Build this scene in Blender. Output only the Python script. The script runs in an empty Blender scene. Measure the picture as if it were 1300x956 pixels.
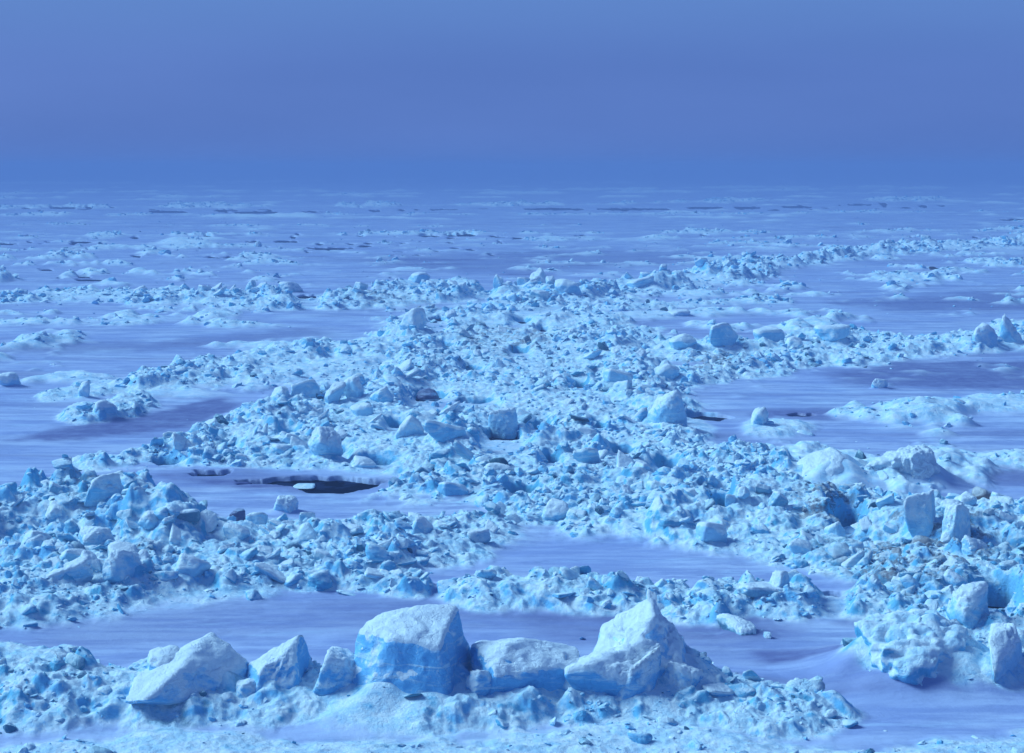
import bpy, math, random, time
_T = time.time()
import numpy as np
from mathutils import Vector, Matrix, Euler

SEED = 7
rng = np.random.default_rng(SEED)
random.seed(SEED)
scene = bpy.context.scene
col = scene.collection

# ------------------------------------------------------------------ camera
CAM_H = 10.0
FPX = 2400.0                     # focal length in pixels of the 1300 px wide photograph
HORIZON = 212.0
PITCH = math.atan((478.0 - HORIZON) / FPX)
CP, SP = math.cos(PITCH), math.sin(PITCH)


def unproj(px, py, z=0.0):
    """point of the horizontal plane z that the photograph shows at a pixel"""
    u = (px - 650.0) / FPX
    v = (478.0 - py) / FPX
    dy = CP + v * SP
    dz = -SP + v * CP
    t = (z - CAM_H) / dz
    return u * t, dy * t


def proj(x, y, z):
    yy = y * CP - (z - CAM_H) * SP
    zz = y * SP + (z - CAM_H) * CP
    return 650.0 + FPX * x / yy, 478.0 - FPX * zz / yy


# ------------------------------------------------------------------ noise
def _h(ix, iy, iz, seed):
    h = (ix.astype(np.uint32) * np.uint32(374761393) + iy.astype(np.uint32) * np.uint32(668265263)
         + iz.astype(np.uint32) * np.uint32(2246822519) + np.uint32((seed * 3266489917) & 0xffffffff))
    h ^= h >> np.uint32(13)
    h *= np.uint32(1274126177)
    h ^= h >> np.uint32(16)
    h *= np.uint32(2654435761)
    h ^= h >> np.uint32(15)
    return h


def perlin2(x, y, seed=0):
    x = np.asarray(x, np.float64); y = np.asarray(y, np.float64)
    xi = np.floor(x).astype(np.int64); yi = np.floor(y).astype(np.int64)
    xf = x - xi; yf = y - yi
    u = xf * xf * xf * (xf * (xf * 6 - 15) + 10)
    v = yf * yf * yf * (yf * (yf * 6 - 15) + 10)
    z0 = np.zeros_like(xi)

    def g(dx, dy):
        a = _h(xi + dx, yi + dy, z0, seed).astype(np.float64) * (2 * math.pi / 4294967296.0)
        return np.cos(a) * (xf - dx) + np.sin(a) * (yf - dy)
    n0 = g(0, 0) * (1 - u) + g(1, 0) * u
    n1 = g(0, 1) * (1 - u) + g(1, 1) * u
    return (n0 * (1 - v) + n1 * v) * 1.4


def fbm2(x, y, seed=0, octv=4, gain=0.5):
    s = 0; a = 1.0; t = 0
    for o in range(octv):
        s = s + a * perlin2(x * 2 ** o + 17.3 * o, y * 2 ** o - 9.1 * o, seed + o)
        t += a; a *= gain
    return s / t * 1.3


def perlin3(p, seed=0):
    pi = np.floor(p).astype(np.int64); f = p - pi
    w = f * f * f * (f * (f * 6 - 15) + 10)
    out = 0
    for dx in (0, 1):
        for dy in (0, 1):
            for dz in (0, 1):
                h = _h(pi[:, 0] + dx, pi[:, 1] + dy, pi[:, 2] + dz, seed)
                a = (h & np.uint32(0xffff)).astype(np.float64) / 65536.0 * 2 * math.pi
                c = (h >> np.uint32(16)).astype(np.float64) / 65536.0 * 2 - 1
                s = np.sqrt(np.maximum(0, 1 - c * c))
                d = s * np.cos(a) * (f[:, 0] - dx) + s * np.sin(a) * (f[:, 1] - dy) + c * (f[:, 2] - dz)
                out = out + d * (w[:, 0] if dx else 1 - w[:, 0]) * (w[:, 1] if dy else 1 - w[:, 1]) * (w[:, 2] if dz else 1 - w[:, 2])
    return out * 1.3


def fbm3(p, seed=0, octv=3, gain=0.5):
    s = 0; a = 1.0; t = 0
    for o in range(octv):
        s = s + a * perlin3(p * 2 ** o + 5.7 * o, seed + o); t += a; a *= gain
    return s / t * 1.3


def worley2(x, y, seed=0):
    """F1, F2 and the id value of the nearest cell"""
    xi = np.floor(x).astype(np.int64); yi = np.floor(y).astype(np.int64)
    f1 = np.full(x.shape, 9.0); f2 = np.full(x.shape, 9.0); idv = np.zeros(x.shape)
    tx = np.zeros(x.shape); ty = np.zeros(x.shape)
    z0 = np.zeros_like(xi)
    for dx in (-1, 0, 1):
        for dy in (-1, 0, 1):
            h = _h(xi + dx, yi + dy, z0, seed)
            cx = xi + dx + (h & np.uint32(0xffff)).astype(np.float64) / 65536.0
            cy = yi + dy + (h >> np.uint32(16)).astype(np.float64) / 65536.0
            d = np.hypot(cx - x, cy - y)
            n = d < f1
            f2 = np.where(n, f1, np.minimum(f2, d))
            idv = np.where(n, (h % np.uint32(9973)).astype(np.float64) / 9973.0, idv)
            tx = np.where(n, x - cx, tx); ty = np.where(n, y - cy, ty)
            f1 = np.where(n, d, f1)
    return f1, f2, idv, tx, ty


def sstep(a, b, x):
    t = np.clip((x - a) / (b - a), 0, 1)
    return t * t * (3 - 2 * t)


# ------------------------------------------------------------------ plan of the ice field
# Outlines on the flat ice, noted from the photograph and laid out on the ground plane.
GX0, GX1, GY0, GY1 = -700, 2000, 214, 1200
NXG, NYG = 900, 987
gx = np.linspace(GX0, GX1, NXG); gy = np.linspace(GY0, GY1, NYG)
PX, PY = np.meshgrid(gx, gy)
WX, WY = unproj(PX, PY)
warp = fbm2(WX * 0.35, WY * 0.22, 3, 4, 0.6)
warp2 = fbm2(WX * 0.9, WY * 0.5, 33, 4, 0.6)
warp3 = 0.5 * fbm2(WX * 2.3, WY * 2.3, 91, 3) + 0.9 * fbm2(WX * 0.35, WY * 0.12, 92, 3, 0.7)


def rows(pts, pad):
    ys = [q[1] for q in pts]
    return slice(max(0, int((min(ys) - pad - GY0) / (GY1 - GY0) * NYG)), min(NYG, int((max(ys) + pad - GY0) / (GY1 - GY0) * NYG) + 2))


def poly_sd(pts, ysc=2.2):
    Q = np.array(pts, float); Q[:, 1] *= ysc
    sl = rows(pts, 60)
    X = PX[sl]; y = PY[sl] * ysc
    d = np.full(X.shape, 1e9); inside = np.zeros(X.shape, bool)
    n = len(Q)
    for i in range(n):
        a = Q[i]; b = Q[(i + 1) % n]
        ab = b - a
        t = np.clip(((X - a[0]) * ab[0] + (y - a[1]) * ab[1]) / (ab @ ab), 0, 1)
        d = np.minimum(d, np.hypot(X - a[0] - t * ab[0], y - a[1] - t * ab[1]))
        c = (a[1] > y) != (b[1] > y)
        if a[1] != b[1]:
            xx = (b[0] - a[0]) * (y - a[1]) / (b[1] - a[1]) + a[0]
            inside ^= c & (X < xx)
    out = np.full(PX.shape, -1e4)
    out[sl] = np.where(inside, d, -d)
    return out


def line_d(pts, ysc=2.2):
    Q = np.array(pts, float); Q[:, 1] *= ysc
    sl = rows(pts, 90)
    X = PX[sl]; y = PY[sl] * ysc
    d = np.full(X.shape, 1e9)
    for a, b in zip(Q[:-1], Q[1:]):
        ab = b - a
        t = np.clip(((X - a[0]) * ab[0] + (y - a[1]) * ab[1]) / (ab @ ab), 0, 1)
        d = np.minimum(d, np.hypot(X - a[0] - t * ab[0], y - a[1] - t * ab[1]))
    out = np.full(PX.shape, 1e4)
    out[sl] = d
    return out


DEN = np.zeros(PX.shape); ENV = np.zeros(PX.shape); BARE = np.zeros(PX.shape); LEAD = np.zeros(PX.shape)
SMOOTH = np.zeros(PX.shape)


def rubble(pts, height, soft=40, wob=35, dens=1.0):
    """an area of broken ice: its density and the height its heaps reach"""
    global DEN, ENV
    sd = poly_sd(pts) + wob * warp + 0.5 * wob * warp2
    m = sstep(-soft * 0.35, soft * 0.65, sd)
    DEN = np.maximum(DEN, m * dens)
    e = sstep(-soft * 0.5, soft * 1.3, sd) * height
    ENV = np.maximum(ENV, e)


def ridge(pts, half, height, dens=1.0, wob=0.6):
    """a narrow pressure ridge along a line"""
    global DEN, ENV
    d = line_d(pts)
    k = d / half + wob * (warp + 0.6 * warp2)
    DEN = np.maximum(DEN, dens * sstep(1.25, 0.55, k))
    ENV = np.maximum(ENV, height * sstep(1.3, 0.1, k))


# near left heap
rubble([(-720, 640), (-40, 640), (90, 655), (240, 662), (420, 672), (560, 662), (640, 662), (660, 690), (590, 722), (500, 738), (430, 735),
        (330, 755), (230, 770), (140, 788), (0, 800), (-720, 810)], 0.8, 50, 26)
ridge([(-300, 690), (0, 690), (90, 684), (150, 684), (200, 694)], 90, 2.1)
ridge([(150, 690), (260, 700), (420, 702), (560, 690)], 60, 0.85)
# central field of brash broken by a ship, running away from the viewer
rubble([(300, 530), (400, 500), (480, 470), (500, 430), (480, 405), (560, 392), (700, 385), (800, 410), (850, 440), (850, 480), (890, 520),
        (900, 570), (1000, 600), (1040, 640), (1010, 670), (880, 660), (760, 640), (680, 672), (600, 650), (520, 640), (470, 640), (340, 600),
        (200, 600), (90, 590), (220, 560)], 0.75, 45, 40)
ridge([(330, 545), (420, 525), (520, 508), (540, 465), (520, 430)], 44, 1.35)
ridge([(690, 430), (770, 450), (800, 500), (850, 548)], 50, 1.5)
ridge([(520, 575), (640, 580), (740, 565)], 44, 1.2)
ridge([(600, 402), (700, 402), (760, 412)], 40, 1.1)
ridge([(240, 585), (330, 570), (420, 590)], 36, 0.9)
# right hand branch
rubble([(700, 640), (860, 620), (1020, 630), (1140, 640), (1240, 645), (1330, 640), (2000, 630), (2000, 850), (1400, 830), (1300, 850), (1190, 838), (1120, 800),
        (1100, 752), (1020, 725), (930, 708), (830, 690), (720, 680)], 0.9, 45, 28)
ridge([(880, 665), (1010, 672), (1120, 698), (1200, 708), (1290, 700), (1500, 700)], 70, 1.75)
# low broken bar in front of the lane
ridge([(330, 744), (450, 748), (520, 754)], 26, 0.4, 0.8)
ridge([(600, 760), (680, 765), (750, 768), (830, 772), (900, 778)], 40, 0.75, 0.9)
ridge([(900, 772), (1000, 776), (1060, 772), (1110, 776)], 34, 0.9, 0.9)
# front row, running out of the picture below
ridge([(40, 905), (250, 900), (520, 905), (700, 900), (900, 898), (1000, 915)], 74, 0.75, 0.8, 0.5)
ridge([(-100, 1000), (200, 960), (520, 985), (800, 950), (1100, 990), (1400, 960)], 70, 0.35, 0.3)
ridge([(1110, 846), (1180, 866), (1260, 866), (1340, 850)], 44, 0.95, 0.6)
ridge([(-100, 850), (0, 842), (60, 850)], 50, 0.4, 0.55)
# right middle bars
ridge([(850, 448), (920, 448), (990, 446), (1080, 434)], 26, 1.2, 0.9)
ridge([(880, 482), (950, 472), (1030, 457), (1120, 452)], 30, 0.9)
ridge([(1130, 448), (1210, 440), (1300, 434), (1400, 427)], 26, 1.3, 0.8)
ridge([(980, 600), (1060, 610), (1130, 610), (1210, 596)], 60, 1.3, 0.2)
ridge([(1180, 582), (1260, 587), (1340, 592)], 30, 0.6, 0.35)
ridge([(1140, 522), (1240, 517), (1330, 512)], 26, 0.45, 0.3)
ridge([(960, 545), (1010, 545)], 26, 0.5, 0.3)
# left middle heaps
ridge([(100, 532), (150, 524), (175, 512)], 26, 0.8, 0.9)
ridge([(190, 492), (250, 484), (330, 466), (420, 450), (520, 444)], 32, 1.25, 0.75)
ridge([(60, 507), (120, 500), (200, 492)], 16, 0.5, 0.5)
ridge([(270, 472), (330, 482), (450, 472)], 40, 0.8, 0.3)
# far ridges
ridge([(-300, 384), (0, 380), (90, 378), (180, 380)], 18, 0.9, 0.7)
ridge([(180, 384), (260, 386), (360, 388), (450, 386), (520, 380), (600, 376)], 22, 1.7, 0.95)
ridge([(640, 380), (700, 380), (760, 378), (830, 368), (900, 356), (960, 346)], 24, 2.3, 1.0)
ridge([(960, 346), (1040, 332), (1130, 320), (1230, 314), (1330, 306), (1700, 292)], 11, 1.9, 0.9)
ridge([(480, 369), (540, 363), (600, 363)], 8, 1.1, 0.7)
ridge([(700, 399), (800, 393), (900, 387), (1000, 385)], 9, 0.8, 0.5)
ridge([(-200, 409), (60, 413), (180, 411), (300, 399)], 9, 0.7, 0.5)
ridge([(900, 312), (1000, 308)], 5, 0.6, 0.4)
def far_ridge(y0, y1, y2, half, height, dens, seed):
    """a far ridge: wandering, uneven and broken"""
    global DEN, ENV
    r = np.random.default_rng(seed)
    xs = np.arange(-500, 1850, 55)
    mid = np.interp(xs, (-400, 650, 1700), (y0, y1, y2)) + np.cumsum(r.normal(0, 0.55, len(xs))).clip(-3.5, 3.5)
    d = line_d(list(zip(xs, mid)), 3.0)
    brk = sstep(-0.22, 0.25, fbm2(PX * 0.009 + seed * 7.1, PY * 0.02, seed, 4, 0.65))
    k = d / (half * (0.4 + 1.1 * brk)) + 0.7 * fbm2(PX * 0.05, PY * 0.3, seed + 3, 3)
    m = sstep(1.25, 0.4, k) * (0.15 + 0.85 * brk)
    DEN = np.maximum(DEN, dens * m); ENV = np.maximum(ENV, height * m)


far_ridge(264, 260, 248, 5.0, 1.8, 0.6, 1)
far_ridge(274, 273, 268, 3.0, 0.6, 0.3, 2)
far_ridge(304, 298, 288, 5.0, 0.9, 0.5, 3)
far_ridge(328, 306, 300, 5.0, 0.7, 0.4, 4)
far_ridge(288, 286, 279, 3.5, 0.5, 0.3, 9)
far_ridge(254, 248, 237, 3.0, 1.6, 0.35, 5)
far_ridge(246, 238, 229, 2.4, 1.7, 0.3, 6)
far_ridge(236, 230, 222, 2.0, 2.2, 0.3, 7)
# the ridges are broken by gaps where snow has drifted through
gap = fbm2(WX * 0.16, WY * 0.16, 44, 4, 0.6)
farw = sstep(470, 400, PY)
ENV *= 0.62 + 0.16 * sstep(330, 200, PX) * sstep(560, 620, PY) + 0.06 * sstep(560, 640, PY)
DEN *= 1 - farw * 0.85 * sstep(0.15, -0.25, gap)
ENV *= 1 - farw * 0.6 * sstep(0.15, -0.3, gap)


def clear(pts, soft=14):
    """level ice that no rubble covers"""
    global DEN, ENV
    m = sstep(-soft, soft, poly_sd(pts, 4.0) + 12 * warp + 8 * warp2)
    DEN *= 1 - m; ENV *= 1 - 0.9 * m


clear([(170, 606), (250, 596), (330, 600), (420, 599), (515, 610), (505, 626), (440, 640), (330, 634), (230, 622)], 9)
clear([(-60, 568), (60, 548), (180, 532), (290, 506), (310, 518), (270, 545), (160, 566), (60, 584), (-60, 590)], 10)

# low windblown hummocks scattered over the flats
hum = fbm2(WX * 0.13, WY * 0.10, 51, 4, 0.62)
flat = (1 - DEN)
zone = sstep(285, 330, PY) * sstep(560, 430, PY) + 0.8 * sstep(480, 520, PY) * sstep(640, 600, PY) * sstep(980, 1060, PX)
zr = zone * (0.45 + 0.65 * sstep(820, 1000, PX) + 0.6 * sstep(440, 200, PX)).clip(0, 1)
HUM = sstep(0.10, 0.50, hum) * zr
DEN = np.maximum(DEN, 0.42 * HUM)
ENV = np.maximum(ENV, 0.75 * HUM)
hum2 = fbm2(WX * 0.035, WY * 0.02, 57, 4, 0.6)
ENV = np.maximum(ENV, sstep(0.2, 0.6, hum2) * sstep(340, 300, PY) * 0.7)


# thin snow on bare, grey-violet ice
def bare(pts, amt, soft=30):
    global BARE
    sd = poly_sd(pts, 4.0) + 22 * warp + 10 * warp2
    BARE = np.maximum(BARE, amt * sstep(-soft, soft, sd))


bare([(10, 562), (120, 540), (280, 508), (300, 520), (250, 545), (120, 558)], 1.0, 14)
bare([(1040, 478), (1140, 462), (1420, 460), (1420, 494), (1200, 496), (1080, 490)], 0.95, 26)
bare([(960, 520), (1060, 520), (1110, 528), (1060, 538), (970, 532)], 0.85, 20)
bare([(1120, 600), (1420, 590), (1420, 622), (1180, 618)], 0.8, 24)
bare([(-200, 440), (200, 436), (380, 418), (430, 425), (250, 445), (0, 452)], 0.6, 20)
bare([(1060, 385), (1420, 360), (1420, 395), (1150, 396)], 0.75, 26)
bare([(420, 330), (700, 318), (900, 320), (880, 335), (650, 350), (520, 342)], 0.55, 20)
bare([(1060, 780), (1110, 770), (1130, 785), (1090, 800), (1060, 795)], 0.8, 20)
bare([(640, 790), (900, 780), (1020, 770), (1020, 815), (900, 830), (700, 820)], 0.5, 40)
bare([(960, 830), (1060, 826), (1080, 840), (980, 846)], 0.7, 20)
bare([(180, 604), (300, 600), (480, 612), (520, 618), (430, 632), (300, 626)], 0.55, 16)
bare([(30, 790), (300, 765), (640, 760), (640, 800), (300, 815), (60, 830)], 0.35, 50)
streak = fbm2(WX * 0.06, WY * 0.35, 71, 4, 0.6)
BARE = np.clip(BARE + 0.55 * sstep(0.05, 0.6, streak) * (1 - 0.5 * sstep(300, 240, PY)), 0, 1)
BARE *= 1 - DEN


# open water; the far dark streaks also stand for shaded ridge faces
def lead(pts, ysc=6.0, wob=6.0, soft=3.0):
    global LEAD
    sd = poly_sd(pts, ysc) + wob * (0.6 * warp2 + 0.5 * warp3)
    LEAD = np.maximum(LEAD, sstep(-soft, soft, sd))


lead([(330, 614), (352, 609), (400, 607), (440, 608), (470, 612), (500, 614), (475, 622), (435, 629), (395, 629), (374, 622), (350, 619)], 6, 12)
lead([(296, 612), (330, 612), (340, 615), (300, 616)], 6, 9)
lead([(236, 604), (290, 600), (282, 606), (244, 608)], 6, 11)
lead([(248, 600), (275, 600), (278, 604), (252, 604)], 6, 5)
lead([(300, 617), (345, 615), (345, 618), (300, 619)], 6, 3)
lead([(620, 556), (655, 553), (660, 561), (622, 562)], 6, 5)
lead([(676, 543), (694, 541), (694, 547), (678, 547)], 6, 5)
lead([(525, 508), (550, 502), (560, 508), (530, 514)], 6, 5)
lead([(873, 530), (890, 526), (925, 530), (905, 534), (880, 534)], 6, 5)
lead([(1000, 528), (1030, 526), (1032, 529), (1004, 530)], 6, 3)
lead([(548, 404), (560, 403), (560, 408), (550, 408)], 6, 5)
lead([(655, 408), (668, 407), (668, 411), (656, 411)], 6, 5)
lead([(380, 376), (400, 375), (402, 380), (384, 380)], 6, 4)
for x0, x1, y, t in ((62, 108, 264, 2.2), (190, 237, 269, 3.2), (274, 292, 268, 4.0), (296, 352, 270, 2.6), (383, 408, 269, 2.0), (470, 482, 268, 2.2),
                     (504, 516, 267, 1.8), (548, 584, 266, 1.6), (664, 742, 265.5, 2.6), (758, 852, 265.5, 2.6), (880, 917, 264, 2.6), (932, 966, 264, 3.0),
                     (994, 1030, 263, 2.4), (1076, 1104, 260, 2.2), (1116, 1128, 259, 1.8),
                     (-40, 24, 310, 2.4), (90, 122, 308, 2.6), (104, 120, 317, 2.0), (310, 330, 307, 2.0), (350, 378, 307, 2.2), (258, 300, 327, 1.8), (304, 346, 323, 2.2),
                     (390, 452, 316, 2.6), (456, 472, 313, 1.8), (530, 560, 300, 2.0), (578, 604, 299, 3.4), (622, 642, 301, 1.8), (650, 672, 303, 2.0),
                     (700, 720, 302, 1.6), (728, 748, 300, 1.6), (1270, 1310, 279, 2.0), (96, 114, 352, 3.0), (98, 134, 356, 2.6), (52, 68, 343, 2.2)):
    t *= 1.2
    lead([(x0, y - t * 0.35), ((x0 + x1) / 2, y - t / 2), (x1, y - t * 0.3), (x1 - 2, y + t * 0.35), ((x0 * 0.6 + x1 * 0.4), y + t / 2), (x0 + 2, y + t * 0.3)], 8, 10)  # cracks and shaded ridge faces alike, cut as strips of dark water

rl = np.random.default_rng(12)
for yy, n in ((265, 26), (269, 10), (301, 22), (309, 14), (318, 12), (326, 8), (354, 5)):
    for _ in range(n):
        x0 = rl.uniform(0, 1300) if yy < 305 else rl.uniform(0, 640)
        w_ = rl.uniform(3, 16); y_ = yy + rl.normal(0, 1.6) - (3 if yy < 270 and x0 > 950 else 0); t = rl.uniform(1.4, 3.2)
        lead([(x0, y_), (x0 + w_ * 0.4, y_ - t / 2), (x0 + w_, y_ - t * 0.2), (x0 + w_ * 0.6, y_ + t / 2)], 8, 8)


def pool(px, py, w, h):
    """a gap of black water between floes, the brash in front of it lying low"""
    global ENV, DEN
    lead([(px - w / 2, py - h * 0.1), (px - w * 0.2, py - h / 2), (px + w * 0.3, py - h * 0.35), (px + w / 2, py), (px + w * 0.2, py + h / 2), (px - w * 0.3, py + h * 0.4)], 6, 7)
    q = np.hypot((PX - px) / (w * 0.9), (PY - py - h * 1.3) / (h * 2.2))
    m = sstep(1.25, 0.5, q)
    ENV *= 1 - 0.9 * m; DEN *= 1 - 0.75 * m


for q in ((638, 557, 46, 11), (686, 545, 26, 7), (545, 507, 44, 9), (600, 513, 50, 4), (900, 532, 60, 8), (1018, 528, 36, 4), (555, 407, 22, 6), (662, 410, 20, 5),
          (392, 378, 26, 6), (700, 590, 22, 6), (790, 575, 30, 6), (845, 596, 34, 7), (476, 592, 46, 5), (430, 578, 20, 6), (505, 545, 24, 5), (735, 492, 20, 5),
          (600, 470, 24, 4), (566, 440, 18, 4), (660, 450, 22, 4), (915, 645, 22, 8), (1075, 672, 26, 9), (1058, 758, 30, 10), (1262, 772, 46, 12), (660, 628, 40, 6), (212, 590, 36, 5), (290, 568, 24, 5),
          (760, 545, 18, 5), (580, 600, 20, 5), (365, 555, 20, 5), (690, 420, 14, 4)):
    pool(*q)
DEN *= 1 - LEAD

GRIDS = dict(den=DEN, env=ENV, bare=BARE, lead=LEAD)


def sample(grid, px, py):
    fx = np.clip((px - GX0) / (GX1 - GX0) * (NXG - 1), 0, NXG - 1.001)
    fy = np.clip((py - GY0) / (GY1 - GY0) * (NYG - 1), 0, NYG - 1.001)
    ix = fx.astype(int); iy = fy.astype(int); fx = fx - ix; fy = fy - iy
    return (grid[iy, ix] * (1 - fx) + grid[iy, ix + 1] * fx) * (1 - fy) + (grid[iy + 1, ix] * (1 - fx) + grid[iy + 1, ix + 1] * fx) * fy


def maps(x, y):
    ok = y > 20.0
    ys = np.where(ok, y, 20.0)
    px, py = proj(x, ys, 0.0)
    py = np.clip(py, GY0, GY1)
    f = np.where(ok, 1.0, 0.0)
    return tuple(sample(GRIDS[k], px, py) * f for k in ('den', 'env', 'bare', 'lead'))


def base_surface(x, y, full=False):
    """drifts, heaps and leads, before the single blocks are counted in"""
    x = np.asarray(x, float); y = np.asarray(y, float)
    den, env, bare_, lead_ = maps(x, y)
    h = 0.07 * fbm2(x * 0.10, y * 0.16, 11, 3) + 0.07
    h += 0.04 * fbm2(x * 0.5, y * 1.6, 12, 3) * (1 - bare_ * 0.6)
    near_ = sstep(160, 60, np.hypot(x, y)) * (1 - 0.7 * bare_)
    h += near_ * 0.05 * (0.32 - np.abs(fbm2(x * 0.9 + 0.4 * y, y * 2.6, 14, 3, 0.55))).clip(-0.1, 1) * sstep(-0.3, 0.3, fbm2(x * 0.2, y * 0.3, 15, 2))
    lump = fbm2(x * 0.5, y * 0.5, 21, 4, 0.58)
    big = fbm2(x * 0.2, y * 0.22, 22, 2)
    heap = np.clip(0.66 + 0.40 * big + 0.22 * lump + 0.12 * (0.4 - np.abs(perlin2(x * 0.8, y * 0.8, 23))), 0.05, 1.5)
    h = np.maximum(h, -0.03) + env * heap
    return (h, den, env, bare_, lead_) if full else h * (1 - lead_) - 0.9 * sstep(0.35, 0.75, lead_)


class Tile:
    """relief of broken blocks, frozen together, on a regular ground grid"""

    def __init__(self, x0, x1, y0, y1, res):
        self.x0, self.y0, self.res = x0, y0, res
        self.nx = int((x1 - x0) / res) + 1; self.ny = int((y1 - y0) / res) + 1
        self.Z = np.zeros((self.ny, self.nx), np.float32)
        self.A = np.zeros((self.ny, self.nx), np.float32)

    def window(self, x, y, r):
        i0 = max(0, int((x - r - self.x0) / self.res)); i1 = min(self.nx, int((x + r - self.x0) / self.res) + 2)
        j0 = max(0, int((y - r - self.y0) / self.res)); j1 = min(self.ny, int((y + r - self.y0) / self.res) + 2)
        if i1 <= i0 or j1 <= j0:
            return None
        u = (np.arange(i0, i1) * self.res + self.x0 - x)[None, :]; v = (np.arange(j0, j1) * self.res + self.y0 - y)[:, None]
        return slice(j0, j1), slice(i0, i1), u, v

    def block(self, x, y, s, r):
        w = self.window(x, y, s * 0.75)
        if w is None:
            return
        j, i, u, v = w
        t = r.normal(0, 0.30 + 0.35 * (r.random() < 0.25), 2); zc = r.uniform(0.0, 0.55) * s
        z = zc + t[0] * u + t[1] * v
        k = r.integers(4, 7); a0 = r.uniform(0, 6.28)
        for q in range(k):
            a = a0 + q * 2 * math.pi / k + r.normal(0, 0.25)
            z = np.minimum(z, r.uniform(1.1, 2.8) * (s * 0.5 * r.uniform(0.65, 1.15) - math.cos(a) * u - math.sin(a) * v))
        Zw = self.Z[j, i]
        np.maximum(Zw, z, out=Zw)

    def apron(self, x, y, rad, hgt):
        w = self.window(x, y, rad * 2.4)
        if w is None:
            return
        j, i, u, v = w
        d = np.hypot(u, v * 1.1) / rad
        z = hgt * np.exp(-(d ** 2) * 0.8)
        Aw = self.A[j, i]
        np.maximum(Aw, z, out=Aw)

    def blur(self, n=1):
        for _ in range(n):
            Z = self.Z
            P = np.pad(Z, 1, mode='edge')
            Z = (P[:-2, 1:-1] + 2 * P[1:-1, 1:-1] + P[2:, 1:-1]) / 4
            P = np.pad(Z, 1, mode='edge')
            self.Z = (P[1:-1, :-2] + 2 * P[1:-1, 1:-1] + P[1:-1, 2:]) / 4

    def fill(self):
        """blown snow lies in the gaps between blocks"""
        keep = self.Z
        n = max(2, int(0.22 / self.res))
        B = keep
        for _ in range(3):
            for ax in (0, 1):
                c = np.cumsum(np.pad(B, [(n + 1, n)] * 1 + [(0, 0)] if ax == 0 else [(0, 0), (n + 1, n)], mode='edge'), axis=ax, dtype=np.float64)
                B = ((c[2 * n + 1:] - c[:-2 * n - 1]) if ax == 0 else (c[:, 2 * n + 1:] - c[:, :-2 * n - 1])) / (2 * n + 1)
        yy = (np.arange(self.ny) * self.res + self.y0)[:, None]; xx = (np.arange(self.nx) * self.res + self.x0)[None, :]
        lvl = B + 0.05 * fbm2(xx * 0.5 + 0 * yy, yy * 0.5 + 0 * xx, 66, 3) - 0.015
        m = sstep(-0.03, 0.05, lvl - keep)
        self.Z = (keep * (1 - m) + np.maximum(lvl, keep) * m).astype(np.float32)

    def get(self, x, y):
        fx = (x - self.x0) / self.res; fy = (y - self.y0) / self.res
        ok = (fx > 0) & (fy > 0) & (fx < self.nx - 2) & (fy < self.ny - 2)
        fx = np.clip(fx, 0, self.nx - 2.001); fy = np.clip(fy, 0, self.ny - 2.001)
        ix = fx.astype(int); iy = fy.astype(int); fx = fx - ix; fy = fy - iy
        out = []
        for G in (self.Z, self.A):
            out.append(np.where(ok, (G[iy, ix] * (1 - fx) + G[iy, ix + 1] * fx) * (1 - fy) + (G[iy + 1, ix] * (1 - fx) + G[iy + 1, ix + 1] * fx) * fy, 0))
        return out[0], out[1], ok


TILES = [Tile(-18, 20, 26, 64, 0.035), Tile(-27, 31, 64, 112, 0.06), Tile(-52, 62, 112, 225, 0.11)]


def surface(x, y):
    h, den, env, bare_, lead_ = base_surface(x, y, True)
    x = np.asarray(x, float); y = np.asarray(y, float)
    relief = np.zeros_like(x); ap = np.zeros_like(x)
    for t in TILES:
        z, a, ok = t.get(x, y)
        relief = np.where(ok, z, relief); ap = np.where(ok, a, ap)
    k = sstep(0.10, 0.80, den) * (0.30 + 0.70 * sstep(-0.28, 0.22, fbm2(x * 0.16 + 3.3, y * 0.13, 61, 3, 0.6)))
    h = h + relief * k
    m = den > 0.02
    if m.any():
        xm, ym = x[m], y[m]
        c = 0.10 * fbm2(xm * 1.9, ym * 1.9, 41, 3, 0.6) + 0.075 * (0.35 - np.abs(perlin2(xm * 4.0, ym * 4.0, 42))) + 0.032 * (0.3 - np.abs(perlin2(xm * 9.5, ym * 9.5, 43)))
        h[m] += den[m] * c * sstep(300, 90, ym)
        far_ = sstep(150, 200, ym)
        h[m] += den[m] * far_ * np.minimum(env[m], 1.6) * 0.9 * (0.4 - np.abs(perlin2(xm * 0.9, ym * 0.6, 45))).clip(-0.3, 0.4)
    h = np.maximum(h, ap * (0.85 + 0.3 * perlin2(x * 1.3, y * 1.3, 46)) + 0.05)
    return h * (1 - lead_) - 0.9 * sstep(0.35, 0.75, lead_)


print(round(time.time()-_T,1), 'maps done')
# ------------------------------------------------------------------ materials
def mat(name):
    m = bpy.data.materials.new(name); m.use_nodes = True
    nt = m.node_tree; nt.nodes.clear()
    out = nt.nodes.new('ShaderNodeOutputMaterial')
    bs = nt.nodes.new('ShaderNodeBsdfPrincipled')
    nt.links.new(bs.outputs[0], out.inputs[0])
    return m, nt, bs, out


def N(nt, t, **kw):
    n = nt.nodes.new(t)
    for k, v in kw.items():
        if k in n.inputs.keys():
            n.inputs[k].default_value = v
        else:
            setattr(n, k, v)
    return n


def noise(nt, scale, detail=5, rough=0.6, vec=None, dist=0.0):
    n = nt.nodes.new('ShaderNodeTexNoise')
    n.inputs['Scale'].default_value = scale; n.inputs['Detail'].default_value = detail
    n.inputs['Roughness'].default_value = rough; n.inputs['Distortion'].default_value = dist
    if vec is not None:
        nt.links.new(vec, n.inputs['Vector'])
    return n.outputs['Fac']


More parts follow.
